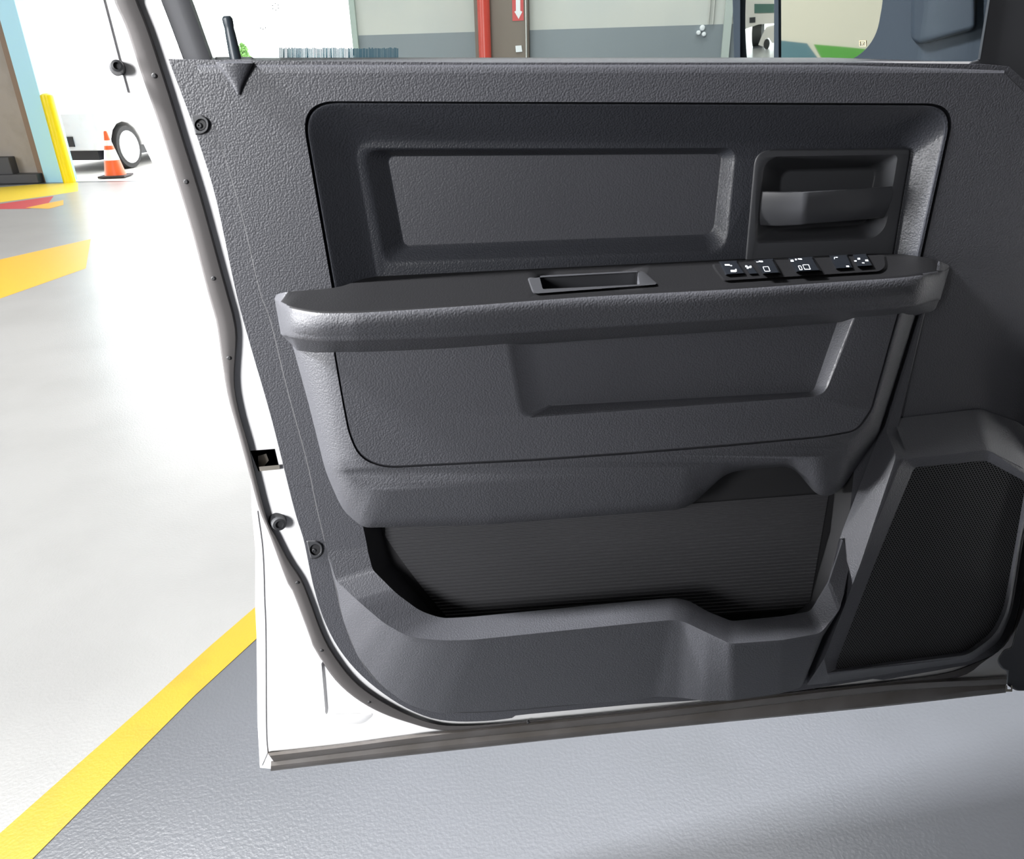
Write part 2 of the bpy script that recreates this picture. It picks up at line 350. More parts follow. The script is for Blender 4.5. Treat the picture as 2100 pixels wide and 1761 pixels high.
# --- handle bezel with cup and pull
b = MB()
H0 = rr([(1549, 307, 34), (1868, 304, 10), (1811, 640, 3), (1519, 640, 3)], 8)
H1 = rr([(1553, 310, 32), (1864, 307, 10), (1808, 640, 3), (1523, 640, 3)], 8)
r0 = b.ring(H0, -.0225); r1 = b.ring(H0, -.0195); r2 = b.ring(H1, -.018); b.bridge(r0, r1); b.bridge(r1, r2)
c0 = b.ring(CUP0, -.018); b.plate(r2, [c0])
c1 = b.ring(rr([(1569, 324, 32), (1838, 320, 12), (1810, 486, 44), (1551, 496, 12)], 8), -.0205); b.bridge(c0, c1)
c2 = b.ring(rr([(1600, 347, 26), (1800, 341, 22), (1778, 462, 26), (1592, 474, 22)], 8), -.050); b.bridge(c1, c2)
c3 = b.ring(rr([(1606, 352, 24), (1795, 346, 20), (1772, 458, 24), (1597, 468, 20)], 8), -.052); b.bridge(c2, c3); b.plate(c3)
bez = b.build('handle_bezel', SMOOTH, DOOR, angle=48)
b = MB(); secs = []
for (x0, yt, x1, yb, d, th) in ((1562, 391, 1555, 463, -.019, .012), (1600, 392, 1594, 464, -.010, .013), (1644, 392.5, 1640, 462, -.0005, .014), (1660, 392, 1655, 460, .001, .014), (1740, 387, 1733, 454, -.006, .015), (1836, 381, 1822, 446, -.018, .02)):
    xm, ym = (x0 * .55 + x1 * .45), (yt * .5 + yb * .5)
    secs.append(b.ring([(x0, yt, d - .001), (x0 * .8 + x1 * .2, yt * .8 + yb * .2, d), (xm, ym, d), (x0 * .25 + x1 * .75, yt * .25 + yb * .75, d - .002), (x1, yb, d - .007), (x1, yb - 4, d - .007 - th), (x0, yt + 4, d - th)]))
for a_, c_ in zip(secs, secs[1:]): b.bridge(a_, c_)
b.face(secs[0]); b.face(secs[-1][::-1])
b.build('door_handle', SMOOTH, bez, bevel=.0018, seg=3)

# --- armrest
ZT = 1.1868
def dz(x, y): return -PZ(x, y, ZT).y            # depth that puts a pixel on the armrest top plane
st = [  # back-top, front-top, front-bottom, back-bottom
    ((566, 604), (563, 612), (576, 686), (598, 706)),
    ((585, 599), (571, 620), (583, 693), (604, 712)),
    ((620, 596), (592, 630), (600, 700), (616, 718)),
    ((690, 589), (645, 640), (648, 706), (660, 724)),
    ((735, 575), (705, 641), (706, 706), (712, 723)),
    ((775, 564), (760, 639), (760, 705), (765, 722)),
    ((930, 558), (930, 628), (930, 699), (932, 715)),
    ((1200, 546), (1200, 608), (1200, 682), (1202, 696)),
    ((1530, 527), (1500, 592), (1500, 663), (1502, 676)),
    ((1700, 521), (1700, 578), (1700, 650), (1702, 661)),
    ((1830, 521), (1838, 569), (1838, 641), (1838, 651)),
    ((1892, 527), (1898, 562), (1888, 634), (1880, 642)),
    ((1930, 537), (1934, 556), (1921, 622), (1912, 634)),
    ((1948, 546), (1947, 549), (1928, 615), (1922, 625))]
b = MB(); secs = []; raws = []
for i, (bt, ft, fb, bb) in enumerate(st):
    end = i in (0, len(st) - 1); dft = dz(*ft); dbt = min(dz(*bt), dft - .004)
    if i == 0: dbt, dft = .003, .006
    if i == len(st) - 1: dbt, dft = .003, .006
    if i == 1: dft = min(dft, .03)
    if i == len(st) - 2: dft = min(dft, .04)
    dfb = dft - .006 if not end else .004
    mid = ((ft[0] + fb[0]) / 2, (ft[1] + fb[1]) / 2, dft + (.0015 if not end else 0))
    raws.append([Vector(q) for q in ((*bt, dbt), (*ft, dft), mid, (*fb, dfb), (*bb, min(dfb * .45, dfb - .001)), (bb[0], bb[1] + 6, -.004), (bt[0], bt[1] + 8, min(dbt, -.03)))])
def armsec(row):
    p = [P(v.x, v.y, v.z) for v in row]; T, F = p[1], p[3]                 # rounded upper and lower front edges
    r1 = max(.0006, min(.007, (p[0].y - T.y) * .4, (T.z - F.z) * .3)); r2 = max(.0006, min(.012, (p[4].y - F.y) * .5, (T.z - F.z) * .3))
    rd = lambda c, r, sz, a: c + Vector((0, r * (1 - math.cos(a)), sz * r * (1 - math.sin(a))))
    up = [rd(T, r1, -1, math.pi / 2 * (1 - k / 5)) for k in range(6)]
    dn = [rd(F, r2, 1, math.pi / 2 * k / 5) for k in range(6)]
    return b.raw([p[0]] + up + [p[2]] + dn + p[4:])
def cmr(a, b_, c, d, t): return .5 * ((2 * b_) + (c - a) * t + (2 * a - 5 * b_ + 4 * c - d) * t * t + (3 * b_ - a - 3 * c + d) * t ** 3)
for k in range(len(raws) - 1):
    A_ = raws[max(k - 1, 0)]; B_, C_ = raws[k], raws[k + 1]; D_ = raws[min(k + 2, len(raws) - 1)]
    for q in range(5):
        row = [cmr(a0, b0, c0, d0, q / 5) for a0, b0, c0, d0 in zip(A_, B_, C_, D_)]
        for e in (0, 1):                               # keep the top level where it meets the wall and the front edge
            if 0 < k < len(raws) - 2: row[e].z = B_[e].z * (1 - q / 5) + C_[e].z * q / 5 if k < 2 or k > len(raws) - 4 else max(dz(row[e].x, row[e].y), -.05)
        secs.append(armsec(row))
secs.append(armsec(raws[-1]))
for a_, c_ in zip(secs, secs[1:]): b.bridge(a_, c_)
b.face(secs[0]); b.face(secs[-1][::-1])
arm = b.build('armrest', [PADM, VINYL], DOOR)
arm.data.polygons.foreach_set('use_smooth', [True] * len(arm.data.polygons))
# cut the pull-cup well
def cut(o, quad_px, z0, z1):
    c = MB(); lo = c.raw([PZ(x, y, ZT) + Vector((0, 0, z0)) for x, y in quad_px]); hi = c.raw([PZ(x, y, ZT) + Vector((0, 0, z1)) for x, y in quad_px])
    c.bridge(lo, hi); c.face(lo); c.face(hi[::-1])
    co = c.build('well_cutter', DARKIN, DOOR); bo = o.modifiers.new('cut', 'BOOLEAN'); bo.object = co; bo.operation = 'DIFFERENCE'; bo.solver = 'EXACT'
    bpy.context.view_layer.update()
    me = bpy.data.meshes.new_from_object(o.evaluated_get(bpy.context.evaluated_depsgraph_get()))
    o.modifiers.clear(); o.data = me; bpy.data.objects.remove(co, do_unlink=True)
well = [(1107, 565), (1306, 555), (1312, 583), (1112, 592)]
cut(arm, well, -.045, .02)
for p in arm.data.polygons:
    p.material_index = 1 if p.normal.z > .8 else 0
finish(arm, 0, 4, 38)
b = MB(); w3 = [PZ(x, y, ZT) for x, y in rr([(1078, 568, 8), (1322, 555, 8), (1352, 585, 6), (1092, 604, 8)], 4)]
def zring(px, z): return b.raw([PZ(x, y, ZT + z) for x, y in px])
o1 = rr([(1080, 569, 6), (1320, 555, 6), (1352, 584, 6), (1092, 604, 8)], 4); o2 = rr([(1084, 570, 6), (1318, 557, 6), (1348, 583, 6), (1096, 602, 8)], 4)
i1 = rr([(1106, 566, 4), (1308, 555, 4), (1313, 583, 4), (1113, 593, 4)], 4); i2 = rr([(1108, 568, 4), (1305, 557, 4), (1309, 582, 4), (1115, 591, 4)], 4)
ra, rb, rc, rd = zring(o1, -.001), zring(o2, .0025), zring(i1, .0025), None
base = [PZ(x, y, ZT) for x, y in i1]
rd = b.raw([p + Vector((0, 0, -.04)) for p in base])
b.bridge(ra, rb); b.bridge(rb, rc); b.bridge(rc, rd); b.face(rd)
b.build('pull_cup', SMOOTH, arm, angle=40)
# switch panel
b = MB()
s1 = rr([(1458, 541, 6), (1462, 552, 6), (1484, 579, 6), (1806, 559, 6), (1824, 548, 8), (1818, 521, 6)], 4); s2 = rr([(1464, 541, 6), (1468, 551, 6), (1487, 575, 6), (1803, 556, 6), (1816, 546, 8), (1812, 522, 6)], 4)
ra, rb = zring(s1, -.001), zring(s2, .003); b.bridge(ra, rb); b.face(rb)
b.build('switch_panel', VINYL, arm, angle=30)
def switch(name, quad, h, icons, tilt=0., shrink=.82):
    b = MB(); cx = sum(p[0] for p in quad) / 4; cy = sum(p[1] for p in quad) / 4
    sq = [(cx + (x - cx) * shrink, cy + (y - cy) * shrink) for x, y in quad]
    lo = b.raw([PZ(x, y, ZT + .0028) for x, y in quad]); hi = b.raw([PZ(x, y, ZT + .0028 + h + (tilt if k > 1 else 0)) for k, (x, y) in enumerate(sq)])
    b.bridge(lo, hi); b.face(hi)
    q0 = b.v[hi[0]]; nn = (b.v[hi[1]] - q0).cross(b.v[hi[3]] - q0).normalized()
    if nn.z < 0: nn = -nn
    for ic in icons:
        b.face(b.raw([onpl(x, y, q0 + nn * .0004, nn) for x, y in ic]), 1)
    b.build(name, [GLOSS, PRINT], arm, bevel=0)
def rect_line(x, y, w, h, k=.45, t=1.1):
    """outline of a small slanted window symbol as four bars"""
    A = [(x, y), (x + w, y - w * .05), (x + w + h * k, y + h), (x + h * k, y + h)]
    out = []
    for i in range(4):
        p, q = Vector(A[i]), Vector(A[(i + 1) % 4]); nrm = Vector((-(q - p).y, (q - p).x)).normalized() * t
        out.append([tuple(p - nrm * .6), tuple(q - nrm * .6), tuple(q + nrm * .6), tuple(p + nrm * .6)])
    return out
def dot(x, y, w, h): return [(x - w, y - h), (x + w, y - h * 1.1), (x + w * 1.3, y + h), (x - w * .8, y + h)]
switch('lock_switch', [(1474, 536), (1512, 534), (1530, 562), (1488, 565)], .004, [dot(1491, 543, 5, 1.6), dot(1499, 544.5, 2, 1), dot(1503, 555.5, 5, 2.2), dot(1509, 554, 1.5, 2.6)])
switch('child_lock_switch', [(1524, 543), (1541, 542), (1556, 562), (1537, 563)], .003, [dot(1530, 546, 2.4, 1.8), dot(1535, 548, 4.5, 1.4), dot(1539, 546.5, 2, 1.6), dot(1533, 550, 2, 1)])
switch('window_switch', [(1546, 533), (1586, 530), (1602, 561), (1564, 563)], .006, [dot(1553, 537, 2.5, .7), dot(1560, 536, 4, 1.5)] + rect_line(1564.5, 547, 11, 9), .002)
switch('window_switch', [(1616, 529), (1668, 526), (1686, 556), (1632, 559)], .006, [dot(1624, 534.5, 3, 2), dot(1632, 532, 2, 1.5), dot(1640, 531, 4, 1.4)] + rect_line(1646, 543, 12, 9) + rect_line(1637, 545, 5, 8), .002)
switch('mirror_selector', [(1700, 524), (1738, 522), (1750, 550), (1714, 552)], .004, [dot(1714, 527.5, 3.5, .8), dot(1711, 529, .8, 2), dot(1738, 546, 3, 1.6)], .0, .86)
switch('mirror_pad', [(1748, 522), (1776, 520), (1790, 545), (1758, 547)], .005, [dot(1761, 530.5, 2.6, 1.8), dot(1777, 534, 3, 1.8), dot(1754, 535, 2.6, 1.3), dot(1770, 539, 2.4, 1.1)], .0, .9)

# --- lower insert pad under the armrest
seq_out = [(592, 690, 4, .0), (603, 724, 4, .0), (633, 833, 20, .0), (666, 965, 20, .0), (700, 1046, 40, .0), (746, 1082, 14, .020), (1000, 1076, 10, .030), (1300, 1052, 10, .030), (1410, 1043, 30, .030), (1490, 969, 24, .016), (1545, 961, 10, .014), (1624, 955, 24, .016), (1676, 1016, 18, .028), (1705, 1016, 10, .024), (1728, 1000, 14, .004), (1802, 891, 10, .004), (1880, 640, 4, .004), (1886, 620, 4, .004)]
seq_in = [(652, 690, 4, .046), (657, 727, 4, .046), (678, 833, 20, .046), (705, 958, 20, .047), (732, 996, 30, .048), (782, 1010, 30, .049), (1000, 994, 10, .050), (1300, 972, 10, .050), (1410, 957, 10, .050), (1490, 950, 10, .050), (1545, 946, 10, .050), (1624, 940, 10, .050), (1676, 937, 10, .050), (1700, 935, 10, .050), (1738, 915, 14, .050), (1790, 858, 10, .050), (1852, 640, 4, .050), (1857, 620, 4, .050)]
b = MB(); so, si = rr(seq_out, 4), rr(seq_in, 4)
mid = [((a0[0] * .72 + c0_[0] * .28), (a0[1] * .72 + c0_[1] * .28), a0[2] * .35 + c0_[2] * .65) for a0, c0_ in zip(so, si)]
ro, rm, ri = b.ring(so), b.ring(mid), b.ring(si)
rbk = b.ring([(x, y, min(d, -.012)) for x, y, d in so])
b.bridge(rbk, ro); b.bridge(ro, rm); b.bridge(rm, ri)
def padd(x, y):                                     # depth of the pad face, easing back toward its front end
    return .050
G = [(682, 690, 3), (685, 727, 4), (700, 815, 20), (714, 888, 20), (735, 938, 30), (785, 961, 40), (860, 957, 10), (1100, 945, 10), (1300, 931, 10), (1500, 915, 10), (1690, 897, 8), (1760, 885, 20), (1790, 840, 10), (1846, 640, 3), (1850, 622, 3)]
GI = [(687, 690, 3), (690, 727, 4), (705, 814, 20), (719, 886, 20), (739, 933, 30), (787, 956, 40), (860, 952, 10), (1100, 940, 10), (1300, 926, 10), (1500, 910, 10), (1690, 893, 8), (1756, 881, 20), (1785, 838, 10), (1841, 640, 3), (1845, 622, 3)]
g0 = [(x, y, padd(x, y)) for x, y in rr(G, 4)]; gm = [(x, y, padd(x, y) - .004) for x, y in [((p[0] + q[0]) / 2, (p[1] + q[1]) / 2) for p, q in zip(rr(G, 4), rr(GI, 4))]]; g1 = [(x, y, padd(x, y)) for x, y in rr(GI, 4)]
ga = b.ring(g0); b.plate(ri, [ga])
lower = b.build('lower_insert', PADM, DOOR, angle=62)
b = MB(); ga, gb_, gc = b.ring(g0), b.ring(gm), b.ring(g1); b.bridge(ga, gb_); b.bridge(gb_, gc)
K0 = rr([(1026, 655, 3), (1760, 640, 3), (1690, 812, 26), (1064, 858, 26)], 6); K1 = rr([(1098, 655, 3), (1724, 640, 3), (1668, 803, 12), (1124, 832, 10)], 6)
ka = b.ring([(x, y, padd(x, y)) for x, y in K0]); kb = b.ring([(x, y, padd(x, y) - .020) for x, y in K1]); b.plate(gc, [ka])
km = b.ring([(x * .8 + u * .2, y * .8 + v * .2, padd(x, y) - .002) for (x, y), (u, v) in zip(K0, K1)]); b.bridge(ka, km); b.bridge(km, kb); b.plate(kb)
b.build('insert_pad', LEATHER, lower, angle=42)

# --- map pocket
inner = [(748, 1105, 2, .002), (764, 1168, 8, .006), (813, 1217, 15, .012), (862, 1253, 15, .020), (905, 1268, 20, .024), (935, 1267, 12, .0255), (967, 1265, 10, .026), (1300, 1233, 10, .026), (1385, 1226, 10, .026), (1412, 1231, 12, .028), (1452, 1254, 8, .036), (1502, 1274, 10, .048), (1605, 1264, 6, .050), (1664, 1254, 10, .046), (1700, 1194, 6, .036), (1730, 1104, 6, .012)]
outer = [(666, 1112, 3, .002), (689, 1190, 8, .0065), (740, 1237, 15, .034), (787, 1277, 15, .052), (838, 1306, 22, .061), (900, 1313, 25, .067), (967, 1312, 20, .070), (1300, 1278, 10, .070), (1378, 1271, 10, .070), (1402, 1274, 12, .072), (1450, 1297, 8, .088), (1498, 1320, 10, .104), (1605, 1312, 6, .104), (1683, 1298, 10, .088), (1722, 1250, 6, .060), (1750, 1125, 6, .014)]
bott = [(667, 1122, 3, .001), (691, 1212, 8, .002), (704, 1272, 15, .004), (733, 1345, 15, .006), (780, 1404, 25, .011), (836, 1445, 25, .015), (900, 1463, 25, .019), (1300, 1436, 10, .030), (1345, 1428, 10, .034), (1395, 1430, 12, .040), (1445, 1437, 8, .060), (1500, 1436, 10, .074), (1600, 1422, 6, .070), (1644, 1409, 10, .056), (1690, 1300, 6, .020), (1757, 1140, 6, .004)]
b = MB(); i_, o_, t_ = rr(inner, 5), rr(outer, 5), rr(bott, 5)
def off(r, dy, dd): return [(x, y + dy, d + dd) for x, y, d in r]
def drop(r, dzv, dd):
    out = []
    for x, y, d in r:
        out.append(P(x, y, d) + Vector((0, -dd, -dzv)))
    return b.raw(out)
ri_, ro_, rt_ = b.ring(i_), b.ring(o_), b.ring(t_)
lip = b.ring([(x * .93 + u * .07, y * .93 + v * .07, d * .93 + e * .07 - .001) for (x, y, d), (u, v, e) in zip(o_, t_)])
inn1 = drop(i_, .002, -.003); inn2 = drop(i_, .06, -.006)
b.bridge(inn2, inn1, False); b.bridge(inn1, ri_, False); b.bridge(ri_, ro_, False); b.bridge(ro_, lip, False); b.bridge(lip, rt_, False)
back = b.ring([(x, y, -.002) for x, y, d in t_]); b.bridge(rt_, back, False)
pocket = b.build('map_pocket', PADM, DOOR, angle=36)
# pocket walls and ribbed liner behind the opening
b = MB(); DL = -.032
w0 = b.ring([(x, y) for x, y in rr(B0, 4)], .0025)
L0 = rr([(780, 1040, 2), (784, 1085, 2), (800, 1150, 8), (845, 1205, 15), (890, 1262, 15), (945, 1318, 8), (1580, 1302, 4), (1660, 1232, 4), (1702, 1090, 4), (1716, 960, 4), (1400, 915, 4), (830, 1000, 4)], 4)
w1 = b.ring(L0, DL); b.bridge(w0, w1); b.plate(w1)
b.build('pocket_wall', DARKIN, pocket, angle=40)  # matte black carries the shade in the notch above the liner
b = MB(); rows = []; NR = 34
for k in range(NR * 4 + 1):
    t = k / (NR * 4); yl, yr = 1080 + t * 230, 1010 + t * 235
    ph = (k % 4); d = DL + .002 + (.0010 if ph in (1, 2) else 0)
    xl = 790 + max(0, (yl - 1100)) * .62 + (max(0, yl - 1100) ** 2) * .0006; xr = 1712 - max(0, yr - 940) * .175
    rows.append(b.ring([(xl + (xr - xl) * q / 12, yl + (yr - yl) * ((xl + (xr - xl) * q / 12) - 780) / 932, d) for q in range(13)]))
for a_, c_ in zip(rows, rows[1:]): b.bridge(a_, c_, False)
b.build('pocket_liner', LINER, pocket, angle=20, weld=False)

# --- speaker pod
b = MB()
p0 = [(1879, 630, 2, .005), (1879, 644, 2, .005), (1803, 891, 10, .005), (1726, 1092, 10, .005), (1668, 1300, 6, .005), (1655, 1405, 3, .003), (1700, 1400, 4, .0), (1990, 1356, 14, .0), (2050, 1315, 20, .0), (2075, 1255, 20, .0), (2100, 1100, 10, .0), (2130, 900, 6, .005), (2090, 866, 10, .005), (2011, 838, 10, .005), (1838, 858, 16, .005), (1826, 850, 6, .006), (1897, 644, 2, .006), (1899, 630, 2, .006)]
p1 = [(1891, 630, 2, .011), (1891, 644, 2, .011), (1817, 883, 10, .013), (1838, 935, 10, .042), (1763, 1160, 6, .042), (1690, 1350, 3, .036), (1697, 1384, 4, .032), (1988, 1347, 14, .030), (2045, 1306, 20, .030), (2070, 1250, 20, .030), (2094, 1100, 10, .034), (2124, 985, 6, .040), (2096, 958, 10, .042), (2024, 920, 10, .042), (1862, 938, 16, .042), (1840, 884, 6, .014), (1894, 644, 2, .011), (1896, 630, 2, .011)]
a_, c_ = b.ring(rr(p0, 5)), b.ring(rr(p1, 5)); b.bridge(a_, c_)
T1 = rr([(1850, 942, 14), (2026, 922, 10), (2120, 985, 10), (2091, 1100, 10), (2066, 1250, 26), (2040, 1303, 24), (1985, 1343, 18), (1700, 1378, 4), (1692, 1352, 4), (1768, 1160, 4)], 5)
T2 = rr([(1875, 958, 10), (2022, 944, 10), (2104, 988, 10), (2085, 1100, 10), (2058, 1248, 26), (2034, 1296, 24), (1982, 1336, 18), (1713, 1372, 4), (1718, 1352, 4), (1792, 1160, 4)], 5)
t1, t2 = b.ring([(x, y, .043 - .012 * max(0, (y - 950) / 430)) for x, y in T1]), b.ring([(x, y, .034 - .012 * max(0, (y - 950) / 430)) for x, y in T2])
b.plate(c_, [t1]); b.bridge(t1, t2)
pod = b.build('speaker_pod', LEATHER, DOOR, angle=30)
b = MB(); t2 = b.ring([(x, y, .0338 - .012 * max(0, (y - 950) / 430)) for x, y in T2]); b.plate(t2)
b.build('speaker_grille', GRILLE, pod)

# --- window: channel, glass, belt seals, pillar trim
b = band([(100, -610), (300, -70), (330, 0), (376, 122)], [(168, -610), (368, -70), (395, 0), (438, 122)], [(0, -.03), (.03, -.009), (.5, -.005), (.9, -.007), (1, -.06)], 20)
b.build('window_channel', mat('charcoal_rubber', (.022, .023, .028), .65), DOOR, angle=50)
b = MB(); b.slab([(130, -600), (1700, -600), (2080, -75), (2040, 160), (410, 160)], -.058, -.062)
b.build('window_glass', GLASS, DOOR)
b = MB()
for k in range(9):
    cx_, cy_, rr_ = (565, 14, 6.5) if k < 6 else (539, 55, 6); a_ = k * 1.05 + .4; x, y = cx_ + rr_ * math.cos(a_), cy_ + rr_ * math.sin(a_) * (1 if k < 6 else .8)
    b.slab([(x - 1.2, y - 1.2), (x + 1.2, y - 1.2), (x + 1.2, y + 1.2), (x - 1.2, y + 1.2)], -.0574, -.058)
b.build('glass_speck', DARKIN, DOOR)
b = MB(); b.slab([(430, 119), (1000, 118), (1700, 120), (2000, 128), (2000, 150), (430, 140)], -.048, -.056)
b.build('belt_seal', DARKIN, DOOR)
b = MB()
for k in range(80):
    x = 573 + 3.05 * k; w_ = 2.1 + .8 * random.random(); y_ = 97 + random.random() * 3; b.slab([(x, y_), (x + w_, y_), (x + w_ + .3, 135), (x, 135)], -.064, -.067 - .002 * random.random())
b.slab([(573, 118), (820, 118), (820, 136), (573, 136)], -.067, -.070)
b.build('outer_wiper', mat('blue_grey_felt', (.055, .11, .16), .7), DOOR, label='blue grey bristle wiper outside the glass')
b = MB(); b.slab([(1660, -620), (2030, -75), (2026, 0), (2006, 122), (1992, 126), (1975, 140), (2060, 160), (2115, 190), (2140, 160), (2160, -75), (1800, -620)], -.012, -.05)
b.build('pillar_trim', SMOOTH, DOOR, bevel=.004)
b = MB(); b.slab([(1655, -610), (2029, -75), (2025, 0), (2005, 122), (2010, 122), (2030, 0), (2034, -75), (1662, -610)], -.010, -.05)
b.build('glass_run', mat('grey_rubber', (.16, .18, .2), .4), DOOR)
b = MB(); b.slab([(-87, -620), (1800, -620), (1790, -690), (1500, -720), (0, -710), (-80, -680)], -.014, -.085); b.build('window_header', WHITE, DOOR, bevel=.004)
b = MB(); b.slab([(100, -600), (1700, -600), (1690, -640), (90, -640)], -.012, -.07)
b.build('header_seal', DARKIN, DOOR)

# --- side mirror outside the glass
MQ = P(1650, 60, -.42); ti = math.radians(0)
_in = Vector((ray(1650, 60).x, ray(1650, 60).y)).normalized(); _out = Vector((-.97, .24)).normalized(); _n2 = (_out - _in).normalized()
MN = Vector((-_n2.x, -_n2.y, .055)).normalized()                       # plane normal pointing away from the viewer
b = MB(MQ, MN)
hs_out = rr([(1499, -140, 10), (2075, -140, 10), (2062, 185, 10), (1507, 185, 50)], 6)
pl_r = rr([(1596, -120, 6), (1812, -120, 10), (1812, -5, 30), (1797, 78, 34), (1752, 125, 40), (1597, 150, 6)], 6)
pl_l = rr([(1518, -120, 6), (1588, -120, 6), (1587, 150, 6), (1518, 150, 30)], 6)
b.slab(hs_out, .003, -.09, [pl_r, pl_l])
mir = b.build('side_mirror', HOUSING, DOOR, bevel=.006)
_sq = onpl(1592, 60, MQ, MN); SR = .93; SC = None
def onsph(x, y):
    r = ray(x, y).normalized(); oc = CAM - SC; bb = r.dot(oc); t = -bb - math.sqrt(bb * bb - oc.dot(oc) + SR * SR)
    p = CAM + r * t; return p, (SC - p).normalized()
OUT = Vector((_out.x, _out.y, 0)); SIDE = Vector((-OUT.y, OUT.x, 0))
def refl(x, y, dist):
    """point on the upright plane dist metres out along the mirror's view that is seen in the mirror at this spot"""
    M_ = onpl(x, y, MQ, MN); r = ray(x, y).normalized(); r = r - 2 * r.dot(MN) * MN
    return M_ + r * ((MQ + OUT * dist - M_).dot(OUT) / r.dot(OUT))

def refl_dome(x, y, dist):
    p, n_ = onsph(x, y); r = ray(x, y).normalized(); r = r - 2 * r.dot(n_) * n_
    return p + r * ((MQ + OUT * dist - p).dot(OUT) / r.dot(OUT))

for k in range(60):                                   # tilt of the dome that puts the far wheels on the ground
    SC = _sq + Vector((MN.x, MN.y, .02 + k * .003)).normalized() * SR
    WR = (refl_dome(1572, 80, 9.6) - refl_dome(1572, 103, 9.6)).length / 2
    if refl_dome(1572, 91, 9.6).z <= WR: break
for pts in (pl_l, pl_r):
    b = MB(MQ, MN); mats = [MIRROR]
    if pts is pl_l:                                   # the narrow pane is a shallow dome
        g_ = [b.raw([onsph(1515 + 76 * i / 16, -125 + 280 * j / 40)[0] for i in range(17)]) for j in range(41)]
        for r0, r1 in zip(g_, g_[1:]): b.bridge(r0, r1, False)
    else:
        r_ = b.ring(pts, 0.); b.plate(r_)
    if pts is pl_r:
        mats.append(mat('amber_print', (.45, .3, .16), .6))
        for q in ([(1762, 83), (1776, 83), (1776, 84.5), (1762, 84.5)], [(1762, 94), (1776, 94), (1776, 95), (1762, 95)], [(1762, 83), (1763.4, 83), (1763.4, 95), (1762, 95)], [(1774.6, 83), (1776, 83), (1776, 95), (1774.6, 95)], [(1766, 87), (1772, 87), (1772, 88.4), (1766, 88.4)], [(1768, 88), (1769.4, 88), (1769.4, 92), (1768, 92)]):
            b.face(b.ring(q, .0008), 1)
    b.build('mirror_glass', mats, mir, weld=False, label='wide flat mirror pane' if pts is pl_r else 'narrow convex mirror pane')
b = MB(MQ, MN)
b.slab([(1868, -140), (2000, -140), (2000, 60), (1885, 92), (1868, 80)], .020, .0)
b.build('mirror_arm', HOUSING, mir, bevel=.006)
# ================================================================== THE TRUCK THE DOOR HANGS ON
TRK = thing('pickup_truck', 'dark open cab and white fender of the pickup at the right edge', 'truck', (1.6, 0, 0))
b = MB(); b.slab([(2082, 1297), (2074, 1328), (2059, 1331), (2046, 1350), (2046, 1360), (2055, 1372), (2066, 1376), (2065, 1384), (2064, 1404), (2083, 1416), (2150, 1416), (2200, 1300), (2300, 900), (2300, 700), (2180, 700), (2104, 1235)], .032, .003)
b.build('hinge_pillar', BLACKP, TRK, bevel=.004)
b = MB(); b.slab([(2062, 1405), (2066, 1405), (2066, 1413), (2073, 1413), (2073, 1405), (2076, 1405), (2076, 1418), (2062, 1418)], .036, .024)
b.build('check_hook', STEEL, TRK)
HN = Vector((.84, -.02, 0)); RM = Matrix.Rotation(math.radians(-52), 3, 'Z')      # the cab stands at 38 degrees to the open door
def turn(b):
    b.v = [RM @ (v - HN) + HN for v in b.v]; return b
def boxp(name, x0, x1, y0, y1, z0, z1, mt, bev=.03):
    b = MB(); b.box(((x0 + x1) / 2, (y0 + y1) / 2, (z0 + z1) / 2), x1 - x0, y1 - y0, z1 - z0); return turn(b).build(name, mt, TRK, bevel=bev)
CABM = mat('dark_cab_trim', (.03, .03, .033), .6)
boxp('dashboard', 1.02, 2.5, -.35, .1, .62, 1.32, CABM, .05)
boxp('cab_floor', .92, 2.6, -2.3, .1, .48, .60, CABM)
boxp('cab_roof', .98, 2.6, -2.3, .0, 1.90, 1.96, CABM)
boxp('far_light_block', 2.5, 2.55, -2.3, .0, 1.3, 1.92, GLOSS, .005)  # opaque unseen panel, added to stop light crossing the cab
boxp('front_light_block', 1.0, 2.6, -.06, -.02, 1.3, 1.92, GLOSS, .005)  # added opaque sheet, keeps light from the front off the door panel
boxp('seat_base', 1.0, 2.4, -1.25, -.65, .6, .92, CABM, .06)
boxp('seat_back', 1.0, 2.4, -1.4, -1.2, .85, 1.6, CABM, .06)
boxp('rear_pillar', .96, 1.04, -1.3, -1.15, .5, 1.95, CABM)
boxp('rear_seat', 1.0, 2.4, -2.2, -1.75, .6, 1.0, CABM, .06)
boxp('rear_seat_back', 1.0, 2.4, -2.35, -2.15, .85, 1.7, CABM, .06)
boxp('back_panel', .9, 2.6, -2.45, -2.35, .5, 1.95, CABM)
boxp('far_door', 2.5, 2.6, -2.3, .1, .5, 1.3, CABM)
b = MB(); fen = [(.02, .62), (.02, 1.28), (1.7, 1.18), (1.85, 1.05), (1.85, .55), (1.62, .5)] + [(1.1 + .5 * math.cos(a * math.pi / 10), .42 + .52 * math.sin(a * math.pi / 10)) for a in range(1, 10)] + [(.56, .46), (.1, .46)]
l_, r_ = b.raw([(1.0, y, z) for y, z in fen]), b.raw([(2.65, y, z) for y, z in fen]); b.bridge(l_, r_)
b.face(l_); b.face(r_[::-1]); turn(b).build('front_fender', WHITE, TRK, bevel=.02)
for yy in (1.1, -2.2):
    b = MB(); b.lathe((1.06, yy, .39), (1, 0, 0), [(.2, .02), (.24, 0), (.36, 0), (.39, .04), (.39, .22), (.36, .26), (.1, .26)], 36)
    whl = turn(b).build('tire', mat('tire_rubber', (.02, .02, .021), .7), TRK, bevel=.01)
    b = MB(); b.lathe((1.06, yy, .39), (1, 0, 0), [(.02, -.0), (.07, .01), (.15, .03), (.23, .01), (.235, .05)], 30); turn(b).build('wheel_rim', STEEL, whl)

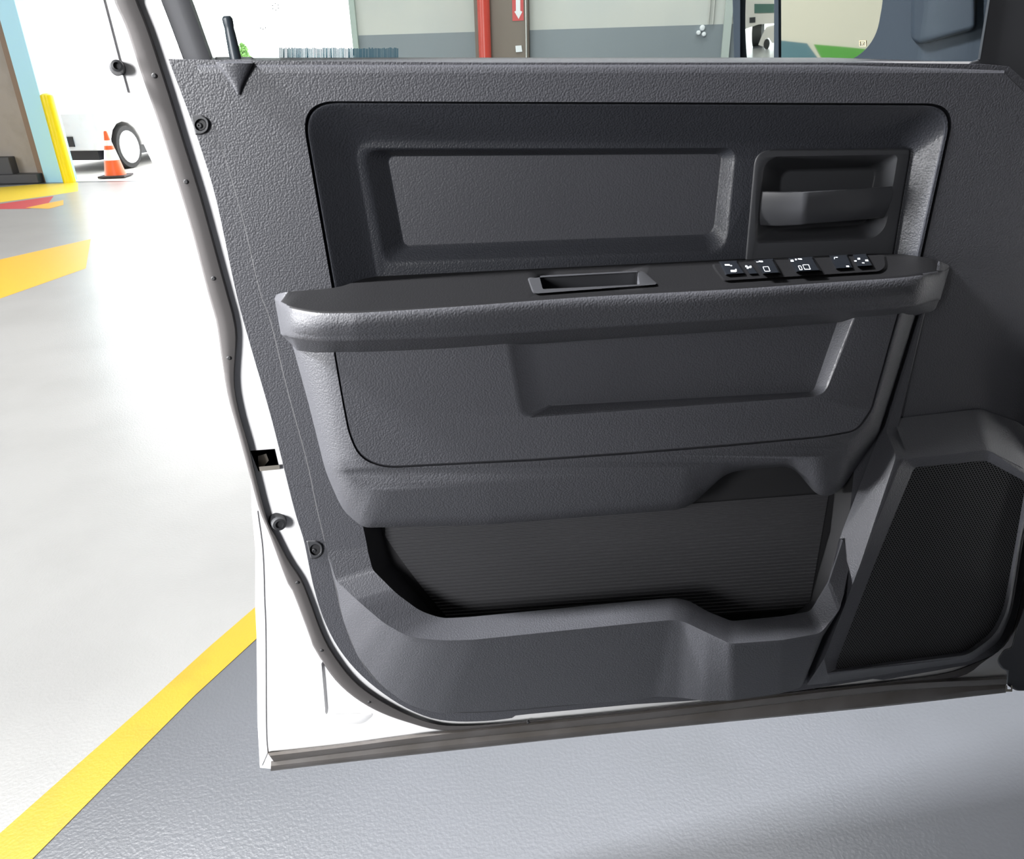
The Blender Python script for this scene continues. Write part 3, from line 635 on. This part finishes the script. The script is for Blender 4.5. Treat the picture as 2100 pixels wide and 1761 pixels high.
# ================================================================== THE WORKSHOP
WA = math.radians(-12); WT = Vector((math.cos(WA), math.sin(WA), 0)); WNn = Vector((-WT.y, WT.x, 0)); WQ = PZ(120, 372, 0)
def W(s, z, out=0.): return WQ + WT * s + WNn * out + Vector((0, 0, z))
def wpx(x, y, out=0.):
    p = onpl(x, y, WQ + WNn * out, WNn); return (p - WQ).dot(WT), p.z
S_J, _ = wpx(733, 80)
FLOORM = mat('grey_epoxy_floor', (.12, .127, .142), .29, spec=.6, bump=('noise', 130, .28, .0025), var=(2.2, (.11, .117, .13), .4, .65))
WALLW = mat('white_wall_paint', (.62, .62, .58), .6, var=(1.2, (.57, .58, .56), .4, .7))
WALLG = mat('grey_wall_paint', (.235, .265, .29), .45)
PAVE = mat('pale_concrete', (.62, .61, .58), .7, var=(1.5, (.55, .54, .51), .4, .7))
CEILM = mat('white_ceiling', (.5, .5, .5), .8)
b = MB(); f_ = b.raw([(-14, -12, 0), (12, -12, 0), W(18, 0), W(-10, 0)]); b.face(f_); floor = struct(b.build('floor', FLOORM))
b = MB(); f_ = b.raw([W(-60, -.01), W(60, -.01), W(60, -.01, 70), W(-60, -.01, 70)]); b.face(f_); struct(b.build('pavement', PAVE))
b = MB(); f_ = b.raw([(-60, -60, -.012), (60, -60, -.012), (60, -12, -.012), (-14, -12, -.012), (-14, 30, -.012), (-60, 30, -.012)]); b.face(f_); struct(b.build('pavement', PAVE))
ZW = 1.915
def wallbox(name, s0, s1, z0, z1, mt, o0=0., o1=.25):
    b = MB(); c = W((s0 + s1) / 2, (z0 + z1) / 2, (o0 + o1) / 2); b.box(c, s1 - s0, o1 - o0, z1 - z0, WT, WNn); return struct(b.build(name, mt))
wallbox('wall_back', S_J, 18, ZW, 5.6, WALLW); wallbox('wall_back', S_J, 18, 0, ZW, WALLG)
wallbox('wall_back', -10, S_J, 4.6, 5.6, WALLW)
b = MB(); b.box((-1.5, 1, 5.7), 21.4, 26.2, .2); struct(b.build('ceiling', CEILM))
b = MB(); b.box((9, 0, 2.8), .2, 30, 5.6); struct(b.build('wall_right', WALLW))
def plainbox(name, x0, x1, y0, y1, z0, z1, mt):
    b = MB(); b.box(((x0 + x1) / 2, (y0 + y1) / 2, (z0 + z1) / 2), x1 - x0, y1 - y0, z1 - z0); return struct(b.build(name, mt))
plainbox('wall_front', -6.5, 9, -12, -11.8, 0, 5.6, WALLW)
plainbox('wall_front', -12, -6.5, -12, -11.8, 5.2, 5.6, WALLW)
plainbox('wall_left', -12.2, -12, -12, -3, 0, 5.6, WALLW)
plainbox('wall_left', -12.2, -12, 7.5, 14, 0, 5.6, WALLW)
plainbox('wall_left', -12.2, -12, -3, 7.5, 5.3, 5.6, WALLW)
wallbox('trim_1', S_J - .06, S_J + .02, 0, 4.6, mat('pale_green_steel', (.45, .52, .48), .4), -.06, .27)
# blue jamb and tan steel door at the left
s_b0, _ = wpx(103, 374); s_b1, _ = wpx(139, 373)
wallbox('trim_2', s_b0, s_b1, 0, 5.6, mat('light_blue_paint', (.42, .76, .92), .45), -.1, .25)
wallbox('door_1', -8, s_b0 - .02, 0, 5.6, mat('tan_steel', (.33, .295, .26), .45, var=(3, (.27, .24, .2), .45, .7)), -.02, .1)
wallbox('trim_3', s_b0 - .12, s_b0 - .02, 0, 5.6, mat('brown_steel_edge', (.22, .15, .10), .5), -.06, .0)

# floor paint
def fl(name, pts, mt, z=.0015):
    b = MB(); f_ = b.raw([PZ(x, y, z) for x, y in pts]); b.face(f_); o = b.build(name, mt, floor); return o
LA = [PZ(x, y, .0015) for x, y in ((0, 1708), (150, 1575), (300, 1443), (430, 1325), (525, 1243))]; LB = [PZ(x, y, .0015) for x, y in ((66, 1761), (280, 1545), (400, 1425), (525, 1310))]
ud = (LA[-1] - LA[0]).normalized(); LA = [LA[0] - ud * 3.2] + LA + [LA[-1] + ud * 5]; LB = [LB[0] - ud * 3.2] + LB + [LB[-1] + ud * 5]
b = MB(); b.face(b.raw(LA + LB[::-1])); b.build('floor_stripe', YEL, floor)
fl('floor_stripe', [(-200, 402), (0, 384), (70, 378), (160, 374), (160, 392), (110, 400), (0, 415), (-200, 440)], mat('sunlit_yellow_floor_paint', (.85, .62, .04), .42))  # daylight on the far stripe is put into this brighter yellow
fl('floor_stripe', [(-200, 450), (0, 418), (110, 402), (100, 416), (60, 428), (-20, 429), (-200, 456)], REDP)
fl('floor_stripe', [(52, 426), (90, 418), (130, 410), (130, 420), (100, 428)], ORANGE_Y, .002)
fl('floor_stripe', [(-300, 588), (0, 532), (80, 514), (186, 490), (176, 550), (80, 584), (0, 612), (-300, 720)], ORANGE_Y)

ZF = [PZ(x, y, .0008) for x, y in ((420, 369), (140, 375), (0, 381), (-300, 392))]  # pale paint, drawn on to the wall in place of floor glare
b = MB(); b.face(b.raw([Vector((p.x, p.y, .0008)) for p in LA] + [ZF[0] + Vector((4.5, 0, 0))] + ZF + [Vector((-9, 6, .0008)), Vector((-9, -3, .0008))]))
b.build('floor_zone', mat('pale_grey_epoxy', (.37, .37, .365), .3, spec=.6, bump=('noise', 130, .28, .0025), var=(2.2, (.34, .34, .335), .4, .65)), floor)
# column with pipe, sign, box and conduit
BROWN = mat('brown_steel', (.20, .16, .13), .5)
s0, _ = wpx(978, 60); s1, _ = wpx(1086, 60)
COLM = thing('steel_column', 'brown steel column against the wall behind the red pipe', 'column', W((s0 + s1) / 2, 0, -.12))
b = MB(); b.box(W((s0 + s1) / 2, 2.8, -.02), s1 - s0, .03, 5.6, WT, WNn); b.box(W((s0 + s1) / 2, 2.8, -.1), .03, .18, 5.6, WT, WNn); b.box(W((s0 + s1) / 2, 2.8, -.19), s1 - s0, .03, 5.6, WT, WNn)
b.build('column_flange', BROWN, COLM)
rp0, _ = wpx(993, 60, -.3); b = MB(); b.lathe(W(rp0, 0, -.3), (0, 0, 1), [(.085, 0), (.085, 5.5)], 24)
tag(b.build('red_pipe', mat('red_pipe_paint', (.62, .07, .05), .3)), 'red vertical pipe in front of the brown column', 'pipe')
def wallpoly(b, pts, o0, o1, mi=0):
    a_ = b.raw([W(*wpx(x, y, o0), o0) for x, y in pts]); c_ = b.raw([W(*wpx(x, y, o0), o1) for x, y in pts]); b.bridge(a_, c_, True, mi); b.face(a_, mi); b.face(c_[::-1], mi)
SGN = thing('arrow_sign', 'narrow red sign with white arrow pointing down on the brown column', 'sign', W(*wpx(1062, 20, -.21), -.21))
b = MB(); wallpoly(b, [(1048, -110), (1072, -110), (1074, 42), (1051, 43)], -.212, -.206); b.build('sign_plate', mat('red_sign', (.58, .05, .05), .4), SGN)
b = MB(); wallpoly(b, [(1057, -70), (1067, -70), (1067, 22), (1071, 24), (1063.5, 39), (1055, 24), (1058, 22)], -.215, -.212); b.build('arrow', ICON, SGN)
b = MB(); wallpoly(b, [(1057, 94), (1069, 93), (1071, 106), (1058, 107)], -.23, -.206); tag(b.build('junction_box', ICON), 'small white box low on the brown column', 'box')
sc_, _ = wpx(1079, 60, -.23); b = MB(); b.lathe(W(sc_, .9, -.23), (0, 0, 1), [(.012, 0), (.012, 4.6)], 12); tag(b.build('conduit', mat('grey_conduit', (.5, .5, .48), .3, metal=.6)), 'thin grey conduit on the right edge of the brown column', 'pipe')
sc_, _ = wpx(1492, 60, -.1); b = MB(); b.box(W(sc_, 2.7, -.06), .10, .06, 5.4, WT, WNn); struct(b.build('trim_4', mat('pale_green_trim', (.5, .55, .52), .4)))
for x, lab in ((1455, 'left'), (1464, 'right')):
    sc_, _ = wpx(x, 20, -.03); b = MB(); b.lathe(W(sc_, ZW, -.03), (0, 0, 1), [(.012, 0), (.012, 3.4)], 10)
    tag(b.build('wall_conduit', mat('white_conduit', (.5, .5, .47), .4)), 'thin pale conduit on the white wall, ' + lab + ' of the pair', 'pipe')
FIX = thing('wall_fixture', 'small white three-lobed fixture on the grey lower wall', 'fixture', W(*wpx(1440, 65, -.05), -.05))
for (x, y, r) in ((1441, 57, .036), (1433, 67, .03), (1444, 70, .03)):
    s_, z_ = wpx(x, y, -.05); b = MB(); b.lathe(W(s_, z_, -.0), -WNn, [(r, 0), (r, .03), (r * .8, .045), (r * .3, .05)], 16); b.build('lobe', ICON, FIX)
# dark block at the foot of the tan door
b = MB(); q0, q1, q2 = PZ(0, 378, 0), PZ(80, 376, 0), PZ(28, 377, 0)
BLK = mat('black_rubber_block', (.055, .055, .06), .5)
u_ = (q1 - q0).normalized(); w_ = Vector((-u_.y, u_.x, 0)); L_ = (q1 - q0).length
b.box(q0 - u_ * .6 + u_ * (L_ + .6) / 2 + w_ * .15 + Vector((0, 0, .07)), L_ + .6, .3, .14, u_, w_); b.box(q0 - u_ * .6 + u_ * (.6 + (q2 - q0).length) / 2 + w_ * .2 + Vector((0, 0, .26)), .6 + (q2 - q0).length, .25, .26, u_, w_)
tag(b.build('stepped_block', BLK, bevel=.015), 'black stepped block at the foot of the tan steel door', 'block')
# bollard
c0 = PZ(143, 374, 0); b = MB(); b.lathe(c0, (0, 0, 1), [(.09, 0), (.09, 1.22), (.085, 1.25), (.05, 1.27), (.01, 1.275)], 28)
tag(b.build('bollard', mat('yellow_post_paint', (.85, .70, .0), .35)), 'yellow bollard beside the light blue door jamb', 'bollard')
# cone
cc = PZ(238, 362, 0); CONE = thing('traffic_cone', 'orange traffic cone with white collar outside the bay', 'cone', cc)
b = MB(); b.box(cc + Vector((0, 0, .015)), .42, .42, .03); b.build('cone_base', mat('black_base_rubber', (.03, .02, .02), .6), CONE, bevel=.008)
ORG_ = mat('orange_cone_plastic', (.85, .12, .02), .4)
b = MB(); b.lathe(cc, (0, 0, 1), [(.165, .03), (.13, .2), (.118, .26)], 28, caps=False); b.lathe(cc, (0, 0, 1), [(.082, .42), (.068, .48)], 28, caps=False); b.lathe(cc, (0, 0, 1), [(.05, .56), (.03, .68), (.02, .70), (.005, .70)], 28); b.build('cone_body', ORG_, CONE)
b = MB(); b.lathe(cc, (0, 0, 1), [(.118, .26), (.082, .42)], 28, caps=False); b.lathe(cc, (0, 0, 1), [(.068, .48), (.05, .56)], 28, caps=False); b.build('reflective_collar', ICON, CONE)
# parked van beyond the bay
va, vb = PZ(222, 353, 0), PZ(320, 334, 0); vu = (vb - va).normalized(); vv = Vector((-vu.y, vu.x, 0)); 
if vv.x > 0: vv = -vv
VAN = thing('parked_van', 'white van parked outside beyond the orange cone', 'van', va)
def vbox(b, u0, u1, v0, v1, z0, z1, mi=0): b.box(va + vu * (u0 + u1) / 2 + vv * (v0 + v1) / 2 + Vector((0, 0, (z0 + z1) / 2)), u1 - u0, v1 - v0, z1 - z0, vu, vv, mi=mi)
b = MB(); prof = [(0, .35), (0, .95), (.9, 1.12), (1.7, 1.95), (5., 2.1), (5.1, .35)]
arch = [(3.9 + .42 * math.cos(k * math.pi / 8), .35 + .42 * math.sin(k * math.pi / 8)) for k in range(9)] + [(.72 + .44 * math.cos(k * math.pi / 8), .35 + .42 * math.sin(k * math.pi / 8)) for k in range(9)]
pr = prof + arch
l_ = b.raw([va + vu * u + Vector((0, 0, z)) for u, z in pr]); r_ = b.raw([va + vu * u + vv * 1.9 + Vector((0, 0, z)) for u, z in pr]); b.bridge(l_, r_); b.face(l_); b.face(r_[::-1])
b.build('van_body', WHITE, VAN, bevel=.03)
b = MB(); vbox(b, -.03, .02, .5, 1.5, .42, .58); b.build('front_grille', BLACKP, VAN)
b = MB(); vbox(b, .2, 4.9, .25, 1.7, .18, .36); b.build('underbody', BLACKP, VAN)
TIRE = mat('dark_tire', (.025, .025, .025), .7)
for u in (.72, 3.9):
    c_ = va + vu * u + vv * .02 + Vector((0, 0, .35)); b = MB(); b.lathe(c_ - vv * .04, vv, [(.21, 0), (.35, 0), (.36, .03), (.36, .22), (.3, .24)], 30); w_ = b.build('van_wheel', TIRE, VAN)
    b = MB(); b.lathe(c_ - vv * .05, vv, [(.05, -.01), (.14, .0), (.27, -.005), (.285, .03)], 24); b.build('wheel_rim', ICON, w_)
# shrub seen low through the window
sp = W(2.2, 0, 9.); sp = onpl(497, 96, W(0, 0, 9.), WNn); sp = Vector((sp.x, sp.y, 0))
SH = thing('shrub', 'green shrub outside, seen through the glass beside the lock knob', 'shrub', sp)
b = MB()
for k in range(700):
    a1, a2, rr_ = random.random() * 6.283, random.random() * math.pi, random.random() ** .4
    c_ = sp + Vector((.2 * rr_ * math.sin(a2) * math.cos(a1), .2 * rr_ * math.sin(a2) * math.sin(a1), 1.75 + .5 * rr_ * math.cos(a2)))
    u_ = Vector((random.gauss(0, 1), random.gauss(0, 1), random.gauss(0, 1))).normalized(); v_ = u_.orthogonal().normalized(); s_ = .05
    b.face(b.raw([c_ - u_ * s_, c_ + v_ * s_ * .5, c_ + u_ * s_, c_ - v_ * s_ * .5]))
b.build('foliage', mat('leaf_green', (.16, .32, .08), .6), SH, weld=False)
b = MB(); b.lathe(sp, (0, 0, 1), [(.03, 0), (.02, 1.7)], 8); b.build('stem', mat('bark', (.1, .07, .05), .8), SH)

# ---- vehicles behind the viewer, seen in the door mirror
YB = 7.2
def sd(p): return (p - MQ).dot(SIDE)
e0, e1 = sd(refl(1591, 60, YB)), sd(refl(1800, 60, YB)); sg = 1 if e1 > e0 else -1
bc = MQ + OUT * (YB + .9) + SIDE * (e0 + sg * 1.1); bc.z = 0
BOX = thing('box_truck', 'beige box truck body with slate and green stripes, seen in the mirror', 'truck', bc)
b = MB(); b.box(bc + Vector((0, 0, 1.75)), 2.2, 1.8, 2.3, SIDE, OUT); b.build('cargo_box', mat('beige_panel', (.62, .57, .47), .5), BOX, bevel=.01)
def mpoly(pts, nm, mt):
    b = MB(); q = [refl(x, y, YB - .006) for x, y in pts]; r2 = [p + OUT * .006 for p in q]; a_, c_ = b.raw(q), b.raw(r2); b.bridge(a_, c_); b.face(a_); b.build(nm, mt, BOX)
mpoly([(1592, 82), (1655, 89), (1676, 118), (1690, 140), (1592, 130)], 'side_stripe', mat('slate_blue_paint', (.10, .19, .22), .4))
mpoly([(1669, 91), (1740, 97), (1800, 103), (1800, 145), (1702, 141), (1684, 118)], 'side_stripe', mat('green_paint', (.10, .32, .06), .4))
for uu in (-.7, .7):
    b = MB(); b.lathe(bc - OUT * .85 + SIDE * uu + Vector((0, 0, .42)), OUT, [(.2, 0), (.42, 0), (.42, .25), (.2, .25)], 28); b.build('truck_wheel', TIRE, BOX)
b = MB(); b.box(bc + Vector((0, 0, .55)), 2.0, 1.5, .2, SIDE, OUT); b.build('chassis', BLACKP, BOX)
YT = 10.6
def mp(b, pts, y, th=.05, mi=0):
    q = [refl_dome(x, y_, y) for x, y_ in pts]; a_, c_ = b.raw(q), b.raw([p + OUT * th for p in q]); b.bridge(a_, c_, True, mi); b.face(a_, mi); b.face(c_[::-1], mi)
cb = refl_dome(1552, 60, YT); cb.z = 0
UT = thing('utility_truck', 'white truck parked outside behind, seen in the narrow mirror pane', 'truck', cb)
TW = mat('cream_white_truck', (.60, .57, .54), .4)
b = MB(); mp(b, [(1517, -40), (1588, -40), (1588, 48), (1556, 50), (1517, 64)], YT, 1.6); b.build('truck_body', TW, UT)
b = MB(); mp(b, [(1547, 8), (1588, 8), (1588, 26), (1547, 27)], YT - .03, .03); b.build('truck_window', mat('dark_green_glass', (.07, .14, .12), .2), UT)
b = MB(); mp(b, [(1537, 36), (1549, 35), (1549, 46), (1537, 47)], YT - .03, .03); b.build('vent_panel', BLACKP, UT)
b = MB(); b.box(cb + OUT * .9 + Vector((0, 0, .62)), .5, 1.2, .5, SIDE, OUT); b.build('chassis', BLACKP, UT)
for v_ in (.3, 1.4):
    b = MB(); b.lathe(cb + OUT * v_ - SIDE * .3 + Vector((0, 0, .42)), SIDE, [(.2, 0), (.42, 0), (.42, .6), (.2, .6)], 28); b.build('truck_wheel', TIRE, UT)
YC = YT - 1.0
wc = refl_dome(1572, 91, YC - .04); wt = refl_dome(1572, 80, YC - .04)
CAR = thing('parked_pickup', 'white vehicle with round wheel, low in the narrow mirror pane', 'truck', (wc.x, wc.y, 0))
b = MB(); mp(b, [(1562, 74), (1570, 58), (1590, 52), (1590, 88), (1583, 88), (1577, 78), (1569, 80), (1566, 96), (1555, 92)], YC, .6); b.build('car_body', TW, CAR)
wr = max(.15, wc.z) ; b = MB(); b.lathe(wc, OUT, [(wr * .55, 0), (wr, 0), (wr, .2)], 24); b.build('car_wheel', TIRE, CAR)
print('MIRROR', wc, (wt - wc).length, refl(1650, 90, YB), cb, bc)

# ================================================================== light
wd = bpy.data.worlds.new('overcast_sky'); S.world = wd; wd.use_nodes = True
bg = wd.node_tree.nodes['Background']; bg.inputs['Color'].default_value = (.97, .985, 1., 1); bg.inputs['Strength'].default_value = 6.5
def area(name, loc, target, sx, sy, power, col=(1, 1, 1)):
    l = bpy.data.lights.new(name, 'AREA'); l.shape = 'RECTANGLE'; l.size, l.size_y, l.energy, l.color = sx, sy, power, col
    o = bpy.data.objects.new(name, l); COL.objects.link(o); o.location = loc
    o.rotation_euler = (Vector(target) - Vector(loc)).to_track_quat('-Z', 'Y').to_euler(); return o
fill = area('slope_fill', (-3.0, -.2, 4.0), (.45, 0, 1.05), .3, .7, 56); fill.data.spread = math.radians(44)  # unseen source added to light left-facing slopes and the pocket rim
fill = area('slope_fill', (-3.4, -.32, 1.15), (.5, 0, 1.0), .5, .9, 17); fill.data.spread = math.radians(44)  # second added source, low, for slopes the armrest shades
area('overhead_fill', (.8, 3.2, 5.5), (.8, 3.2, 0), 5, 1.2, 130)  # added unseen fill, brightens the floor beyond the door
area('panel_fill', (-2.5, -3.5, 2.4), (-.2, 0, 1), 1.1, 1.1, 375)  # unseen source added to grade the panel from left to right
area('overhead_fill', (-3.2, 2.6, 5.5), (-3.2, 2.6, 0), 3, 1.2, 420)  # added unseen fill over the pale floor at left
area('overhead_fill', (2.5, 8.5, 5.5), (2.5, 8.5, 0), 5, 1.2, 160)  # added unseen fill toward the back wall

S.view_settings.view_transform = 'Standard'; S.view_settings.look = 'None'; S.view_settings.gamma = 1; S.view_settings.exposure = 0
S.view_settings.use_curve_mapping = False
S.render.engine = 'CYCLES'
S.cycles.use_denoising = True
S.cycles.max_bounces = 8; S.cycles.transparent_max_bounces = 12; S.cycles.caustics_reflective = False; S.cycles.sample_clamp_indirect = 6
